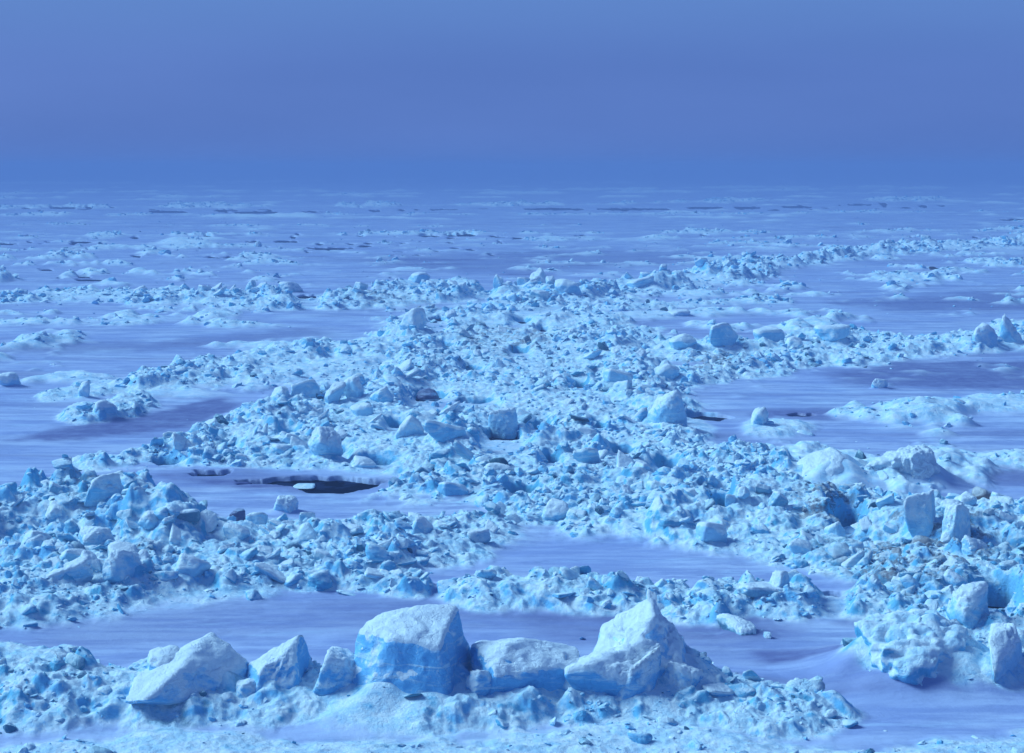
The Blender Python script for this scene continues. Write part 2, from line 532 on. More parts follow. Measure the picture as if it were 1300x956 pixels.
def ramp(nt, fac, a, b, lo=0.0, hi=1.0):
    n = nt.nodes.new('ShaderNodeMapRange'); n.interpolation_type = 'SMOOTHSTEP'
    n.inputs['From Min'].default_value = a; n.inputs['From Max'].default_value = b
    n.inputs['To Min'].default_value = lo; n.inputs['To Max'].default_value = hi
    nt.links.new(fac, n.inputs['Value'])
    return n.outputs['Result']


def mixc(nt, fac, a, b):
    n = nt.nodes.new('ShaderNodeMix'); n.data_type = 'RGBA'; n.blend_type = 'MIX'
    for sock, v in ((n.inputs[0], fac), (n.inputs[6], a), (n.inputs[7], b)):
        if hasattr(v, 'links') or isinstance(v, bpy.types.NodeSocket):
            nt.links.new(v, sock)
        elif isinstance(v, (int, float)):
            sock.default_value = v
        else:
            sock.default_value = (*v, 1)
    return n.outputs[2]


def math_(nt, op, a, b=None):
    n = nt.nodes.new('ShaderNodeMath'); n.operation = op
    for sock, v in zip(n.inputs, (a, b)):
        if v is None:
            continue
        if isinstance(v, bpy.types.NodeSocket):
            nt.links.new(v, sock)
        else:
            sock.default_value = v
    return n.outputs[0]


def attr(nt, name):
    n = nt.nodes.new('ShaderNodeAttribute'); n.attribute_name = name
    return n.outputs['Fac']


def bump(nt, bs, hts, dist):
    prev = None
    for h, st, d in hts:
        b = nt.nodes.new('ShaderNodeBump'); b.inputs['Strength'].default_value = st; b.inputs['Distance'].default_value = d
        nt.links.new(h, b.inputs['Height'])
        if prev is not None:
            nt.links.new(prev, b.inputs['Normal'])
        prev = b.outputs['Normal']
    nt.links.new(prev, bs.inputs['Normal'])


SNOW = (0.84, 0.91, 0.94)
SNOW2 = (0.54, 0.77, 0.90)
ICE = (0.30, 0.56, 0.82)
TEAL = (0.20, 0.52, 0.66)
BAREC = (0.13, 0.13, 0.30)

# --- the sheet
m_sheet, nt, bs, _o = mat('snow_over_sea_ice')
geo = nt.nodes.new('ShaderNodeNewGeometry'); pos = geo.outputs['Position']
mp = N(nt, 'ShaderNodeMapping'); nt.links.new(pos, mp.inputs['Vector']); mp.inputs['Scale'].default_value = (0.22, 1.3, 1.0)
sv = mp.outputs['Vector']
drift = noise(nt, 0.9, 6, 0.62, sv)
grain = noise(nt, 2.2, 6, 0.65, pos)
patch = noise(nt, 0.16, 5, 0.6, pos)
base = mixc(nt, ramp(nt, drift, 0.42, 0.58), (0.29, 0.34, 0.56), (0.49, 0.55, 0.74))
crust = noise(nt, 1.1, 8, 0.75, sv)
base = mixc(nt, math_(nt, 'MULTIPLY', ramp(nt, crust, 0.52, 0.68), 0.75), base, (0.54, 0.68, 0.84))
mott = noise(nt, 0.11, 7, 0.68, pos)
base = mixc(nt, math_(nt, 'MULTIPLY', ramp(nt, mott, 0.50, 0.66), 0.45), base, (0.56, 0.68, 0.84))
base = mixc(nt, ramp(nt, patch, 0.35, 0.65), base, mixc(nt, 0.5, base, (0.26, 0.32, 0.60)))
bare_f = math_(nt, 'MULTIPLY', attr(nt, 'bare'), ramp(nt, drift, 0.28, 0.55, 0.55, 1.0))
barec = mixc(nt, ramp(nt, grain, 0.4, 0.7), BAREC, (0.20, 0.21, 0.40))
c1 = mixc(nt, bare_f, base, barec)
rub = attr(nt, 'rubble')
sep = nt.nodes.new('ShaderNodeSeparateXYZ'); nt.links.new(geo.outputs['Normal'], sep.inputs[0])
upf = math_(nt, 'ADD', sep.outputs['Z'], math_(nt, 'MULTIPLY', math_(nt, 'SUBTRACT', noise(nt, 2.6, 6, 0.65, pos), 0.5), 1.6))
icy = mixc(nt, ramp(nt, noise(nt, 0.8, 4, 0.6, pos), 0.42, 0.62), (0.20, 0.56, 0.86), (0.11, 0.46, 0.68))  # blue ice sides, deepened to carry the azure of shaded faces
dirt = noise(nt, 0.30, 5, 0.6, pos); dirt2 = noise(nt, 3.5, 5, 0.7, pos)
stain_and_gap = math_(nt, 'MULTIPLY', ramp(nt, dirt, 0.56, 0.68), ramp(nt, dirt2, 0.45, 0.65))
slush = mixc(nt, ramp(nt, upf, 0.48, 0.92), icy, mixc(nt, ramp(nt, grain, 0.35, 0.65), SNOW2, SNOW))
slush = mixc(nt, math_(nt, 'MULTIPLY', stain_and_gap, 0.75), slush, (0.12, 0.32, 0.42))
snowy = mixc(nt, ramp(nt, grain, 0.35, 0.6), SNOW2, SNOW)
c2 = mixc(nt, attr(nt, 'drifted'), c1, snowy)
dmask = math_(nt, 'MULTIPLY', attr(nt, 'dirt'), ramp(nt, noise(nt, 1.7, 6, 0.72, pos), 0.48, 0.62, 0.0, 0.9))
slush = mixc(nt, dmask, slush, (0.13, 0.12, 0.15))
c3 = mixc(nt, rub, c2, slush)
nt.links.new(c3, bs.inputs['Base Color'])
rr = math_(nt, 'SUBTRACT', 0.75, math_(nt, 'MULTIPLY', bare_f, 0.35))
nt.links.new(rr, bs.inputs['Roughness'])
bs.inputs['Specular IOR Level'].default_value = 0.3
bump(nt, bs, [(noise(nt, 5.0, 6, 0.65, sv), 0.5, 0.05), (math_(nt, 'MULTIPLY', noise(nt, 7.0, 6, 0.72, pos), math_(nt, 'ADD', 0.25, rub)), 0.9, 0.07)], 0.1)


# --- broken ice
def ice_material(name, snow, snow2, ice, ice2, snow_lo=0.15, snow_hi=0.55, stain_and_gap=None):
    m, nt, bs, _o = mat(name)
    geo = nt.nodes.new('ShaderNodeNewGeometry')
    sep = nt.nodes.new('ShaderNodeSeparateXYZ'); nt.links.new(geo.outputs['Normal'], sep.inputs[0])
    pos = geo.outputs['Position']
    n1 = noise(nt, 2.6, 6, 0.65, pos); n2 = noise(nt, 0.8, 4, 0.6, pos)
    up = math_(nt, 'ADD', sep.outputs['Z'], math_(nt, 'MULTIPLY', math_(nt, 'SUBTRACT', n1, 0.5), 1.5))
    up = math_(nt, 'ADD', up, math_(nt, 'SUBTRACT', attr(nt, 'snowy'), 0.5))
    sn = mixc(nt, ramp(nt, n1, 0.35, 0.65), snow2, snow)
    ic = mixc(nt, ramp(nt, n2, 0.42, 0.62), ice, ice2)
    mz = nt.nodes.new('ShaderNodeMapping'); mz.inputs['Scale'].default_value = (0.7, 0.7, 5.0); mz.inputs['Rotation'].default_value = (0.12, -0.1, 0)
    nt.links.new(pos, mz.inputs['Vector'])
    strata = noise(nt, 1.6, 5, 0.6, mz.outputs['Vector'], 0.4)
    ic = mixc(nt, ramp(nt, strata, 0.52, 0.66), ic, (0.52, 0.74, 0.90))
    ic = mixc(nt, ramp(nt, noise(nt, 5.0, 6, 0.75, pos), 0.60, 0.70), ic, (0.62, 0.78, 0.90))
    vor = nt.nodes.new('ShaderNodeTexVoronoi'); vor.feature = 'DISTANCE_TO_EDGE'; vor.inputs['Scale'].default_value = 1.7
    wv = nt.nodes.new('ShaderNodeVectorMath'); wv.operation = 'ADD'
    wn = nt.nodes.new('ShaderNodeTexNoise'); wn.inputs['Scale'].default_value = 2.5
    nt.links.new(pos, wn.inputs['Vector']); nt.links.new(wn.outputs['Color'], wv.inputs[0]); nt.links.new(pos, wv.inputs[1]); nt.links.new(wv.outputs[0], vor.inputs['Vector'])
    crack = ramp(nt, vor.outputs['Distance'], 0.0, 0.05)
    st = mixc(nt, attr(nt, 'stain_and_gap'), ic, stain_and_gap or (0.035, 0.12, 0.19))  # dark tone: stains on ice, and painted shade of the crevices
    st2 = mixc(nt, math_(nt, 'MULTIPLY', attr(nt, 'stain_and_gap'), 0.6), sn, stain_and_gap or (0.20, 0.42, 0.52))
    c = mixc(nt, ramp(nt, up, snow_lo, snow_hi), st, st2)
    dm = math_(nt, 'MULTIPLY', attr(nt, 'dirt'), ramp(nt, noise(nt, 4.0, 5, 0.7, pos), 0.35, 0.6, 0.25, 0.9))
    c = mixc(nt, dm, c, (0.20, 0.17, 0.19))
    nt.links.new(c, bs.inputs['Base Color'])
    bs.inputs['Roughness'].default_value = 0.6
    bs.inputs['Specular IOR Level'].default_value = 0.3
    bump(nt, bs, [(noise(nt, 3.5, 7, 0.72, pos), 0.9, 0.10), (noise(nt, 13.0, 5, 0.7, pos), 0.42, 0.03), (crack, 0.35, 0.03), (strata, 0.5, 0.06)], 0.1)
    return m


m_rubble = ice_material('broken_snow_ice', SNOW, SNOW2, (0.20, 0.56, 0.86), (0.10, 0.44, 0.68), 0.28, 0.80)  # ice colours with some of the blue shadow tone painted in
m_mid = ice_material('frosted_block_ice', SNOW, SNOW2, (0.36, 0.66, 0.88), (0.20, 0.55, 0.82), 0.1, 0.65)
m_block = ice_material('blue_block_ice', SNOW, SNOW2, (0.20, 0.55, 0.88), (0.13, 0.46, 0.80), 0.3, 0.8)
m_dark = ice_material('dark_violet_ice', (0.30, 0.36, 0.55), (0.24, 0.28, 0.46), (0.10, 0.11, 0.24), (0.07, 0.09, 0.18), 0.5, 1.1)
m_cap = ice_material('packed_snow', (0.84, 0.89, 0.92), (0.76, 0.83, 0.90), (0.66, 0.78, 0.90), (0.62, 0.76, 0.90), -0.4, 0.3)

m_water, nt, bs, _o = mat('sea_water')
bs.inputs['Roughness'].default_value = 0.3
bs.inputs['Specular IOR Level'].default_value = 0.0
geo = nt.nodes.new('ShaderNodeNewGeometry')
nt.links.new(mixc(nt, ramp(nt, noise(nt, 0.55, 4, 0.6, geo.outputs['Position'], 1.0), 0.46, 0.52), (0.003, 0.004, 0.012), (0.012, 0.02, 0.055)), bs.inputs['Base Color'])
bump(nt, bs, [(noise(nt, 2.0, 3, 0.5, geo.outputs['Position']), 0.3, 0.03)], 0.1)

m_lump, nt, bs, _o = mat('dark_brown_matter')
geo = nt.nodes.new('ShaderNodeNewGeometry')
nt.links.new(mixc(nt, noise(nt, 6, 4, 0.6, geo.outputs['Position']), (0.012, 0.008, 0.008), (0.03, 0.018, 0.012)), bs.inputs['Base Color'])
bs.inputs['Roughness'].default_value = 0.8


# ------------------------------------------------------------------ mesh helpers
def mesh_from(name, V, F, material, attrs=None, smooth=True, parent=None, link=True):
    V = np.ascontiguousarray(V, np.float32); F = np.ascontiguousarray(F, np.int32)
    k = F.shape[1]
    me = bpy.data.meshes.new(name)
    me.vertices.add(len(V)); me.vertices.foreach_set('co', V.ravel())
    me.loops.add(F.size); me.loops.foreach_set('vertex_index', F.ravel())
    me.polygons.add(len(F))
    me.polygons.foreach_set('loop_start', np.arange(0, F.size, k, dtype=np.int32))
    me.polygons.foreach_set('loop_total', np.full(len(F), k, np.int32))
    me.polygons.foreach_set('use_smooth', np.full(len(F), smooth, bool))
    me.update(calc_edges=True); me.validate()
    for an, av in (attrs or {}).items():
        a = me.attributes.new(an, 'FLOAT', 'POINT'); a.data.foreach_set('value', np.ascontiguousarray(av, np.float32))
    me.materials.append(material)
    o = bpy.data.objects.new(name, me)
    if link:
        col.objects.link(o)
    if parent is not None:
        o.parent = parent
    return o


def icosphere(sub):
    import bmesh
    bm = bmesh.new(); bmesh.ops.create_icosphere(bm, subdivisions=sub, radius=1.0)
    V = np.array([v.co[:] for v in bm.verts]); F = np.array([[v.index for v in f.verts] for f in bm.faces])
    bm.free()
    return V / np.linalg.norm(V, axis=1, keepdims=True), F


ICO = {s: icosphere(s) for s in (1, 2, 3, 4, 5, 6)}


def chunk_shape(seed, dims, cuts=4, p=16, rough=0.05, sub=3, skew=0.3, lumpy=0.0, freq=2.2, slab=False, planes=None):
    """an angular, weathered lump: rounded intersection of tilted planes, then worn by noise"""
    r = np.random.default_rng(seed)
    U, F = ICO[sub]
    dims = np.array(dims, float) / 2
    ns, hs = [], []
    for ax in range(3):
        for sg in (-1, 1):
            n = np.zeros(3); n[ax] = sg
            n = n + r.normal(0, skew * (0.45 if slab else 1.0), 3)
            n /= np.linalg.norm(n)
            ns.append(n); hs.append(r.uniform(0.80, 1.02))
    for _ in range(cuts + 3):
        n = r.normal(0, 1, 3); n /= np.linalg.norm(n)
        ns.append(n); hs.append(r.uniform(0.86, 1.15))
    if planes:
        ns = [np.array(q[0], float) / np.linalg.norm(q[0]) for q in planes]; hs = [q[1] for q in planes]
    ns = np.array(ns); hs = np.array(hs)
    A = np.maximum(0, U @ ns.T / hs)
    rad = (A ** p).sum(1) ** (-1 / p)
    V = U * rad[:, None] * dims
    s = float(dims.mean())
    Q = V / s
    d = rough * fbm3(Q * freq * 0.5 + seed * 3.1, seed, 4, 0.6)
    d = d + rough * 0.9 * (0.3 - np.abs(perlin3(Q * freq * 0.9 + seed * 2.3, seed + 5)))
    if lumpy:
        d = d + lumpy * np.abs(fbm3(Q * freq * 0.8 + seed * 1.7, seed + 9, 3, 0.55))
    V = V + (U * dims / s) * (d * s * 1.8)[:, None]
    return V, F


def normals(V, F):
    a = V[F[:, 1]] - V[F[:, 0]]; b = V[F[:, 2]] - V[F[:, 0]]
    fn = np.cross(a, b); n = np.zeros_like(V)
    for k in range(3):
        for c in range(3):
            n[:, c] += np.bincount(F[:, k], fn[:, c], len(V))
    return n / np.maximum(1e-9, np.linalg.norm(n, axis=1, keepdims=True))


def snow_cap(V, F, thick, seed, lim=0.55):
    """a shell of snow lying on the upward faces of a lump (in its own posed frame)"""
    n = normals(V, F)
    s = np.ptp(V[:, 0])
    k = n[:, 2] - lim + 0.30 * fbm3(V / s * 4.0 + seed, seed, 3) + 0.25 * (V[:, 2] - V[:, 2].mean()) / max(1e-6, np.ptp(V[:, 2]))
    m = sstep(-0.10, 0.45, k)
    keep = (m[F] > 0.001).any(1)
    if keep.sum() < 20:
        return None
    Fk = F[keep]
    off = thick * (m * 1.5 - 0.5) * (0.8 + 0.4 * fbm3(V / s * 7 + 3 * seed, seed + 4, 2))
    V2 = V + n * 0.35 * off[:, None]; V2[:, 2] += 0.75 * off
    used = np.unique(Fk); re = np.full(len(V), -1); re[used] = np.arange(len(used))
    return V2[used], re[Fk]


def rotm(yaw, tx, ty):
    return np.array((Euler((tx, ty, 0)).to_matrix().to_4x4() @ Matrix.Identity(4)).to_3x3()) if yaw is None else \
        np.array(Matrix.Rotation(yaw, 3, 'Z') @ Euler((tx, ty, 0)).to_matrix())


# ------------------------------------------------------------------ ice blocks one can point at
taken = []


def place(px, py):
    """ground point the photograph shows at a pixel, on the real surface"""
    z = 0.0
    for _ in range(12):
        x, y = unproj(px, py, z)
        z = 0.5 * z + 0.5 * float(np.clip(base_surface(np.array([x]), np.array([y]))[0], -0.05, 2.5))
    x, y = unproj(px, py, z)
    return x, y, z


def block(name, label, px, base, wpx, hpx, depth=0.8, yaw=0.0, tx=0.0, ty=0.0, seed=1, cuts=4, p=18, rough=0.04, sub=5, material=None, cap=0.05,
          snowy=0.72, stain_and_gap=0.0, group=None, category='ice block', sink=0.12, lumpy=0.0, freq=2.2, skew=0.3, caplim=0.5, apron=1.0, planes=None, boxy=False):
    if base < 860:
        snowy = 0.3 + 0.65 * snowy; wpx *= 0.88; hpx *= 0.88; p = min(p, 14); rough = max(rough, 0.075); cuts += 3; skew = 0.42; sink += 0.1; hpx *= 1.1
    x, y, z = place(px, base)
    mpp = math.hypot(x, y) / FPX
    w, h = wpx * mpp, hpx * mpp * 1.0
    dims = (w, w * depth, h)
    V, F = chunk_shape(seed, dims, cuts, p, rough, sub, skew, lumpy, freq, boxy or 'slab' in name, planes)
    M = rotm(yaw, tx, ty)
    V = V @ M.T
    # keep the width and height that the photograph shows after tilting
    V[:, 0] *= w / np.ptp(V[:, 0]); V[:, 2] *= h / np.ptp(V[:, 2])
    V[:, 2] -= V[:, 2].min() + sink * h
    yd = np.ptp(V[:, 1]) / 2
    n = len(V)
    o = mesh_from(name, V, F, material or (m_mid if base < 860 else m_block), dict(snowy=np.full(n, snowy), stain_and_gap=np.full(n, stain_and_gap)))
    o.location = (x, y + yd * 0.7, z if sink > 0 else z)
    o['label'] = label; o['category'] = category
    if group:
        o['group'] = group
    if cap:
        sc = snow_cap(V, F, cap * max(0.4, min(1.6, h)) * 1.3, seed, caplim)
        if sc is not None:
            m = len(sc[0])
            mesh_from('snow_cap', sc[0], sc[1], m_cap, dict(snowy=np.full(m, 0.8), stain_and_gap=np.zeros(m)), parent=o)
    o['kind'] = 'thing'
    for t in TILES:
        t.apron(x, y + yd * 0.7, max(w * 0.5, 0.25), max(0, z) + min(0.30 if base < 860 else 0.5, 0.22 * h) * apron)
    taken.append((x, y + yd * 0.7, w / 2))
    return o


R = math.radians
B = block
# --- front row
PEAK = [((0.80, -0.15, 0.55), 0.50), ((-0.62, -0.25, 0.70), 0.52), ((-0.1, -0.85, 0.50), 0.62), ((0.1, 0.9, 0.35), 0.6), ((0, 0, -1), 0.9), ((-0.9, 0.2, 0.1), 0.85),
        ((0.45, -0.75, 0.45), 0.60), ((0.15, 0.1, 1.0), 0.86)]
FRONT = [((-0.12, -0.94, 0.28), 0.72), ((0.95, -0.25, 0.22), 0.80), ((-0.78, -0.52, 0.42), 0.74), ((0.05, -0.30, 0.95), 0.80), ((0, 1, 0.1), 0.8), ((0, 0, -1), 0.95),
         ((-0.4, -0.1, 0.9), 0.88), ((-0.95, 0.2, 0.1), 0.9)]
B('ice_block', 'largest ice block at the front, smooth blue face with white left flank', 514, 884, 200, 150, 0.75, 0, 0, 0, 11, 3, 34, 0.05, 6, None, 0.018, 0.42, sink=0.36, planes=FRONT, freq=2.6, apron=1.4)
B('ice_chunk', 'crumbly white ice chunk leaning on the left flank of the largest front block', 425, 882, 62, 74, 0.8, R(20), 0, R(10), 12, 5, 14, 0.06, 5, None, 0.06, 0.9, lumpy=0.05, sink=0.35)
B('ice_slab', 'flat topped blue fronted slab between two white blocks at front left', 345, 880, 118, 86, 0.9, R(8), 0, R(-6), 13, 1, 32, 0.05, 6, None, 0.018, 0.45, sink=0.36, apron=1.6, freq=3.0,
  planes=[((-0.28, -0.12, 0.95), 0.55), ((0.1, -0.85, 0.45), 0.70), ((0.93, -0.3, 0.15), 0.85), ((-0.8, -0.35, 0.45), 0.8), ((0, 1, 0.2), 0.85), ((0, 0, -1), 0.9), ((0.5, -0.5, 0.7), 0.82), ((-0.3, 0.5, 0.8), 0.7)])
B('ice_block', 'wide white ice block with turquoise front, at the left end of the front row', 240, 882, 146, 104, 0.9, R(6), 0, R(-5), 135, 6, 30, 0.06, 6, None, 0.018, 0.62, sink=0.46, apron=2.2, freq=2.0)
B('ice_chunk', 'rounded white ice chunk perched on the left end of the turquoise faced front block', 208, 866, 58, 42, 0.9, 0, 0, 0, 15, 4, 10, 0.06, 4, None, 0.07, 0.9, lumpy=0.05, apron=0)
B('ice_chunk', 'white ice chunk perched behind the turquoise faced front block', 263, 852, 48, 32, 0.9, 0.4, 0, 0, 16, 4, 12, 0.05, 4, None, 0.07, 0.9, apron=0)
B('ice_chunk', 'small dark grey ice chip standing on end beside the flat topped front slab', 384, 846, 22, 30, 0.6, 0.3, 0.2, 0.2, 17, 3, 16, 0.04, 4, m_dark, 0, 0.2, apron=0)
B('ice_block', 'low wide blue ice block with snowy top right of the largest front block', 664, 880, 150, 92, 0.8, R(-6), 0, R(4), 133, 6, 30, 0.06, 6, None, 0.02, 0.45, sink=0.36, apron=1.7, freq=3.0)
B('ice_block', 'pointed pyramid of ice at the front with dark right slope', 826, 880, 215, 150, 0.8, 0, 0, 0, 19, 5, 22, 0.05, 6, None, 0.05, 0.62, sink=0.34, planes=PEAK, freq=2.4, apron=1.6)
B('ice_slab', 'long snowy slab forming the left shoulder of the pointed pyramid', 768, 880, 120, 84, 0.8, R(-8), 0, R(-22), 125, 2, 14, 0.06, 6, None, 0.06, 0.9, sink=0.4, apron=1.6)
B('ice_chunk', 'white ice chunk with a blue right side in front of the pointed pyramid', 798, 892, 76, 90, 0.8, R(25), 0, R(8), 20, 4, 20, 0.04, 5, None, 0.06, 0.8, sink=0.35)
B('ice_chunk', 'crumbly white ice chunk at the right foot of the pointed pyramid', 868, 888, 60, 64, 0.9, R(-20), 0, 0, 21, 4, 12, 0.08, 5, None, 0.06, 0.9, lumpy=0.08, sink=0.35)
B('ice_chunk', 'green stained ice chunk half buried in the flat snow lane at right', 948, 812, 60, 36, 0.9, 0.2, 0.1, 0.1, 22, 4, 12, 0.06, 5, None, 0.05, 0.55, 0.7, sink=0.3)
B('snow_mound', 'broad white snow mound with blue pits at the lower right', 1182, 852, 200, 160, 0.9, 0.3, 0, 0, 23, 7, 14, 0.16, 6, m_rubble, 0, 1.0, 0.0, None, 'snow mound', 0.55, 0.09, 3.0, apron=3.0)
B('ice_block', 'tall blue shaded ice block behind the broad white snow mound', 1232, 800, 62, 76, 0.8, R(35), R(-5), R(12), 24, 3, 16, 0.05, 5, None, 0.06, 0.5, sink=0.2)
B('ice_block', 'blue sided ice block cut by the lower right picture edge', 1290, 856, 66, 74, 0.8, R(-25), 0, R(-8), 25, 3, 14, 0.06, 5, None, 0.06, 0.6, sink=0.2)
B('ice_chunk', 'small snowy chunk jammed between the largest front block and its right neighbour', 610, 884, 40, 46, 0.9, 0.5, 0.1, 0.2, 121, 5, 13, 0.07, 5, None, 0.06, 0.85, sink=0.35)
B('ice_slab', 'thin slab leaning on the right end of the low wide blue block', 742, 882, 70, 48, 0.5, R(-20), R(-20), R(20), 122, 2, 20, 0.05, 5, None, 0.06, 0.8, sink=0.4)
B('ice_chunk', 'low white chunk in front of the flat topped slab at front left', 312, 890, 46, 34, 0.9, 0.3, 0, 0.1, 123, 5, 14, 0.07, 5, None, 0.06, 0.9, sink=0.35)
B('ice_chunk', 'lowest ice chunk right of the crumbly chunk at the pyramid foot', 915, 892, 44, 30, 0.9, 0.3, 0.1, 0, 124, 5, 14, 0.07, 5, None, 0.06, 0.85, sink=0.35)
# --- right branch
B('ice_slab', 'tall slab tilted to the right with a bright left face in the right rubble', 1178, 682, 56, 70, 0.45, R(60), R(-8), R(22), 26, 2, 24, 0.04, 5, None, 0.04, 0.55)
B('ice_slab', 'crumbly leaning slab just right of the tall bright tilted slab', 1216, 700, 52, 72, 0.5, R(55), R(-6), R(20), 27, 3, 14, 0.08, 5, None, 0.05, 0.6, lumpy=0.07)
B('ice_block', 'triangular ice block with a smooth blue right face in the right rubble', 1236, 712, 46, 38, 0.8, R(40), 0, R(14), 28, 4, 20, 0.04, 5, None, 0.05, 0.45)
B('ice_block', 'bright blue ice block at the left edge of the right rubble above the flat lane', 905, 690, 46, 34, 0.8, 0.3, 0, 0.1, 29, 4, 16, 0.05, 4, None, 0.05, 0.3)
B('ice_slab', 'low grey blue slab lying at the foot of the bar of ice', 975, 762, 90, 24, 0.6, 0.1, -0.1, 0.05, 30, 3, 18, 0.05, 5, None, 0.06, 0.3, 0.3)
B('ice_chunk', 'turquoise chunk on the end of the bar of ice right of the flat lane', 990, 758, 34, 40, 0.8, 0.6, 0, 0.2, 31, 4, 16, 0.05, 4, None, 0.05, 0.35)
B('ice_block', 'brown stained ice block near the top of the right rubble', 1248, 640, 34, 26, 0.8, 0.4, 0, 0, 32, 4, 12, 0.07, 4, ice_material('brown_stained_ice', SNOW, (0.6, 0.6, 0.62), (0.22, 0.17, 0.17), (0.3, 0.26, 0.25), 0.3, 1.0, (0.18, 0.12, 0.1)), 0, 0.3, 0.5)
# --- near left heap
B('ice_block', 'cube shaped white ice block with blue right side on top of the left heap', 130, 640, 56, 46, 0.8, R(-18), 0, 0, 33, 1, 26, 0.03, 5, None, 0.06, 0.6)
B('ice_block', 'rounded white block low in the left heap behind its front slope', 68, 665, 38, 30, 0.9, 0.2, 0, 0, 34, 4, 10, 0.05, 4, None, 0.07, 0.7)
B('ice_block', 'smooth rounded white block over a dark gap in the left heap', 188, 672, 36, 26, 0.8, -0.2, 0.1, 0, 35, 3, 11, 0.04, 4, None, 0.07, 0.6)
B('ice_slab', 'pale slab leaning left halfway down the front of the left heap', 152, 742, 52, 52, 0.5, R(50), R(-6), R(26), 36, 2, 18, 0.05, 5, None, 0.05, 0.5)
B('ice_slab', 'long narrow slab sloping down to the left at the front of the left heap', 92, 742, 66, 40, 0.45, R(20), R(10), R(-24), 37, 2, 16, 0.05, 5, None, 0.05, 0.5)
B('ice_block', 'blue ice block standing in front of the open water hole', 360, 652, 38, 34, 0.9, R(15), 0, R(6), 38, 5, 11, 0.07, 5, None, 0.05, 0.75, sink=0.3)
B('ice_block', 'dark grey ice block on the crest of the left heap below the water hole', 300, 664, 26, 24, 0.8, 0.3, 0, 0, 39, 4, 14, 0.05, 4, m_dark, 0, 0.3)
B('ice_slab', 'turquoise slab showing in the crest of the left heap right of the dark grey block', 324, 668, 32, 22, 0.7, 0.2, -0.2, 0, 40, 3, 18, 0.04, 4, None, 0.03, 0.1)
B('ice_slab', 'greenish slab lying flat in the crest of the left heap', 236, 664, 40, 22, 0.8, 0.1, -0.15, 0, 41, 3, 16, 0.05, 4, None, 0.05, 0.2, 0.7)
B('ice_block', 'broad blue faced block in the middle of the left heap front', 120, 700, 60, 36, 0.7, 0.1, -0.2, 0.1, 42, 3, 16, 0.05, 5, None, 0.06, 0.25)
B('ice_block', 'brown flecked block low on the front of the left heap', 178, 728, 34, 34, 0.7, 0.2, -0.1, 0, 43, 4, 12, 0.07, 4, None, 0.05, 0.4, 0.8)
B('ice_block', 'upright blue ice block at the right end of the left heap', 535, 682, 34, 32, 0.8, 0.4, 0, 0.1, 44, 3, 18, 0.05, 4, None, 0.06, 0.2)
B('ice_block', 'pale boulder of ice where the left heap meets the central channel', 705, 664, 44, 34, 0.9, 0.1, 0, 0, 45, 4, 11, 0.05, 4, None, 0.07, 0.7)
# --- central channel
B('ice_block', 'dark violet lump of ice over a black gap in the central channel', 542, 511, 34, 22, 0.8, 0.3, 0, 0.1, 46, 4, 14, 0.06, 4, m_dark, 0, 0.2)
B('ice_block', 'wide blue block with a shaded front in the middle of the central channel', 566, 560, 62, 34, 0.7, 0.1, -0.15, 0, 47, 3, 18, 0.04, 5, None, 0.06, 0.15)
B('ice_block', 'square blue block overhanging black water in the central channel', 640, 556, 44, 46, 0.7, -0.3, -0.1, 0.05, 48, 3, 20, 0.04, 5, None, 0.06, 0.1)
B('ice_block', 'pale snowy block left of the wide blue block in the central channel', 522, 556, 40, 34, 0.8, 0.3, 0, 0, 49, 4, 14, 0.05, 4, None, 0.07, 0.7)
B('ice_block', 'large rounded block overhanging a black crack at the right of the channel', 852, 538, 58, 52, 0.8, 0.25, 0, -0.15, 50, 4, 12, 0.05, 5, None, 0.06, 0.35)
B('ice_block', 'small blue triangular block left of the large overhanging block', 812, 538, 32, 26, 0.7, 0.5, -0.1, 0.2, 51, 4, 20, 0.04, 4, None, 0.04, 0.15)
B('ice_block', 'blue wedge of ice half way up the right side of the channel', 786, 490, 50, 28, 0.7, 0.3, -0.1, 0.15, 52, 4, 20, 0.04, 4, None, 0.04, 0.15)
B('ice_block', 'white wedge behind the large overhanging block', 846, 482, 40, 24, 0.7, -0.3, 0, -0.1, 53, 4, 16, 0.05, 4, None, 0.06, 0.7)
B('ice_block', 'pointed white block with a dark hollow under it left of the channel', 412, 582, 52, 48, 0.8, 0.4, 0, 0.15, 54, 4, 18, 0.05, 5, None, 0.05, 0.55)
B('ice_block', 'rounded turquoise block at the left end of the channel heap', 358, 516, 40, 30, 0.8, 0.2, 0, 0, 55, 4, 11, 0.05, 4, None, 0.05, 0.35)
B('ice_slab', 'blue tilted slab behind the rounded turquoise block', 386, 506, 44, 30, 0.5, 0.4, -0.2, -0.4, 56, 2, 18, 0.05, 4, None, 0.04, 0.25)
B('ice_block', 'blue leaning block over a black hole left of the channel', 420, 514, 32, 36, 0.7, 0.3, 0, 0.35, 57, 3, 16, 0.05, 4, None, 0.05, 0.3)
B('ice_block', 'blue block with a shadowed base right of the black hole', 448, 506, 36, 34, 0.7, -0.3, 0, -0.25, 58, 4, 14, 0.05, 4, None, 0.05, 0.3)
B('ice_block', 'round white boulder at the far left corner of the channel', 523, 420, 38, 36, 0.9, 0, 0, 0, 59, 4, 9, 0.06, 4, None, 0.06, 0.7, lumpy=0.05)
B('ice_block', 'green tinted flat block near the front of the channel', 628, 604, 48, 18, 0.8, 0.1, 0, 0, 60, 3, 16, 0.05, 4, None, 0.05, 0.3, 0.7)
B('ice_slab', 'long snow topped slab with dark underside near the front of the channel', 462, 596, 44, 18, 0.7, 0.1, -0.05, 0.1, 61, 2, 20, 0.04, 4, None, 0.08, 0.2)
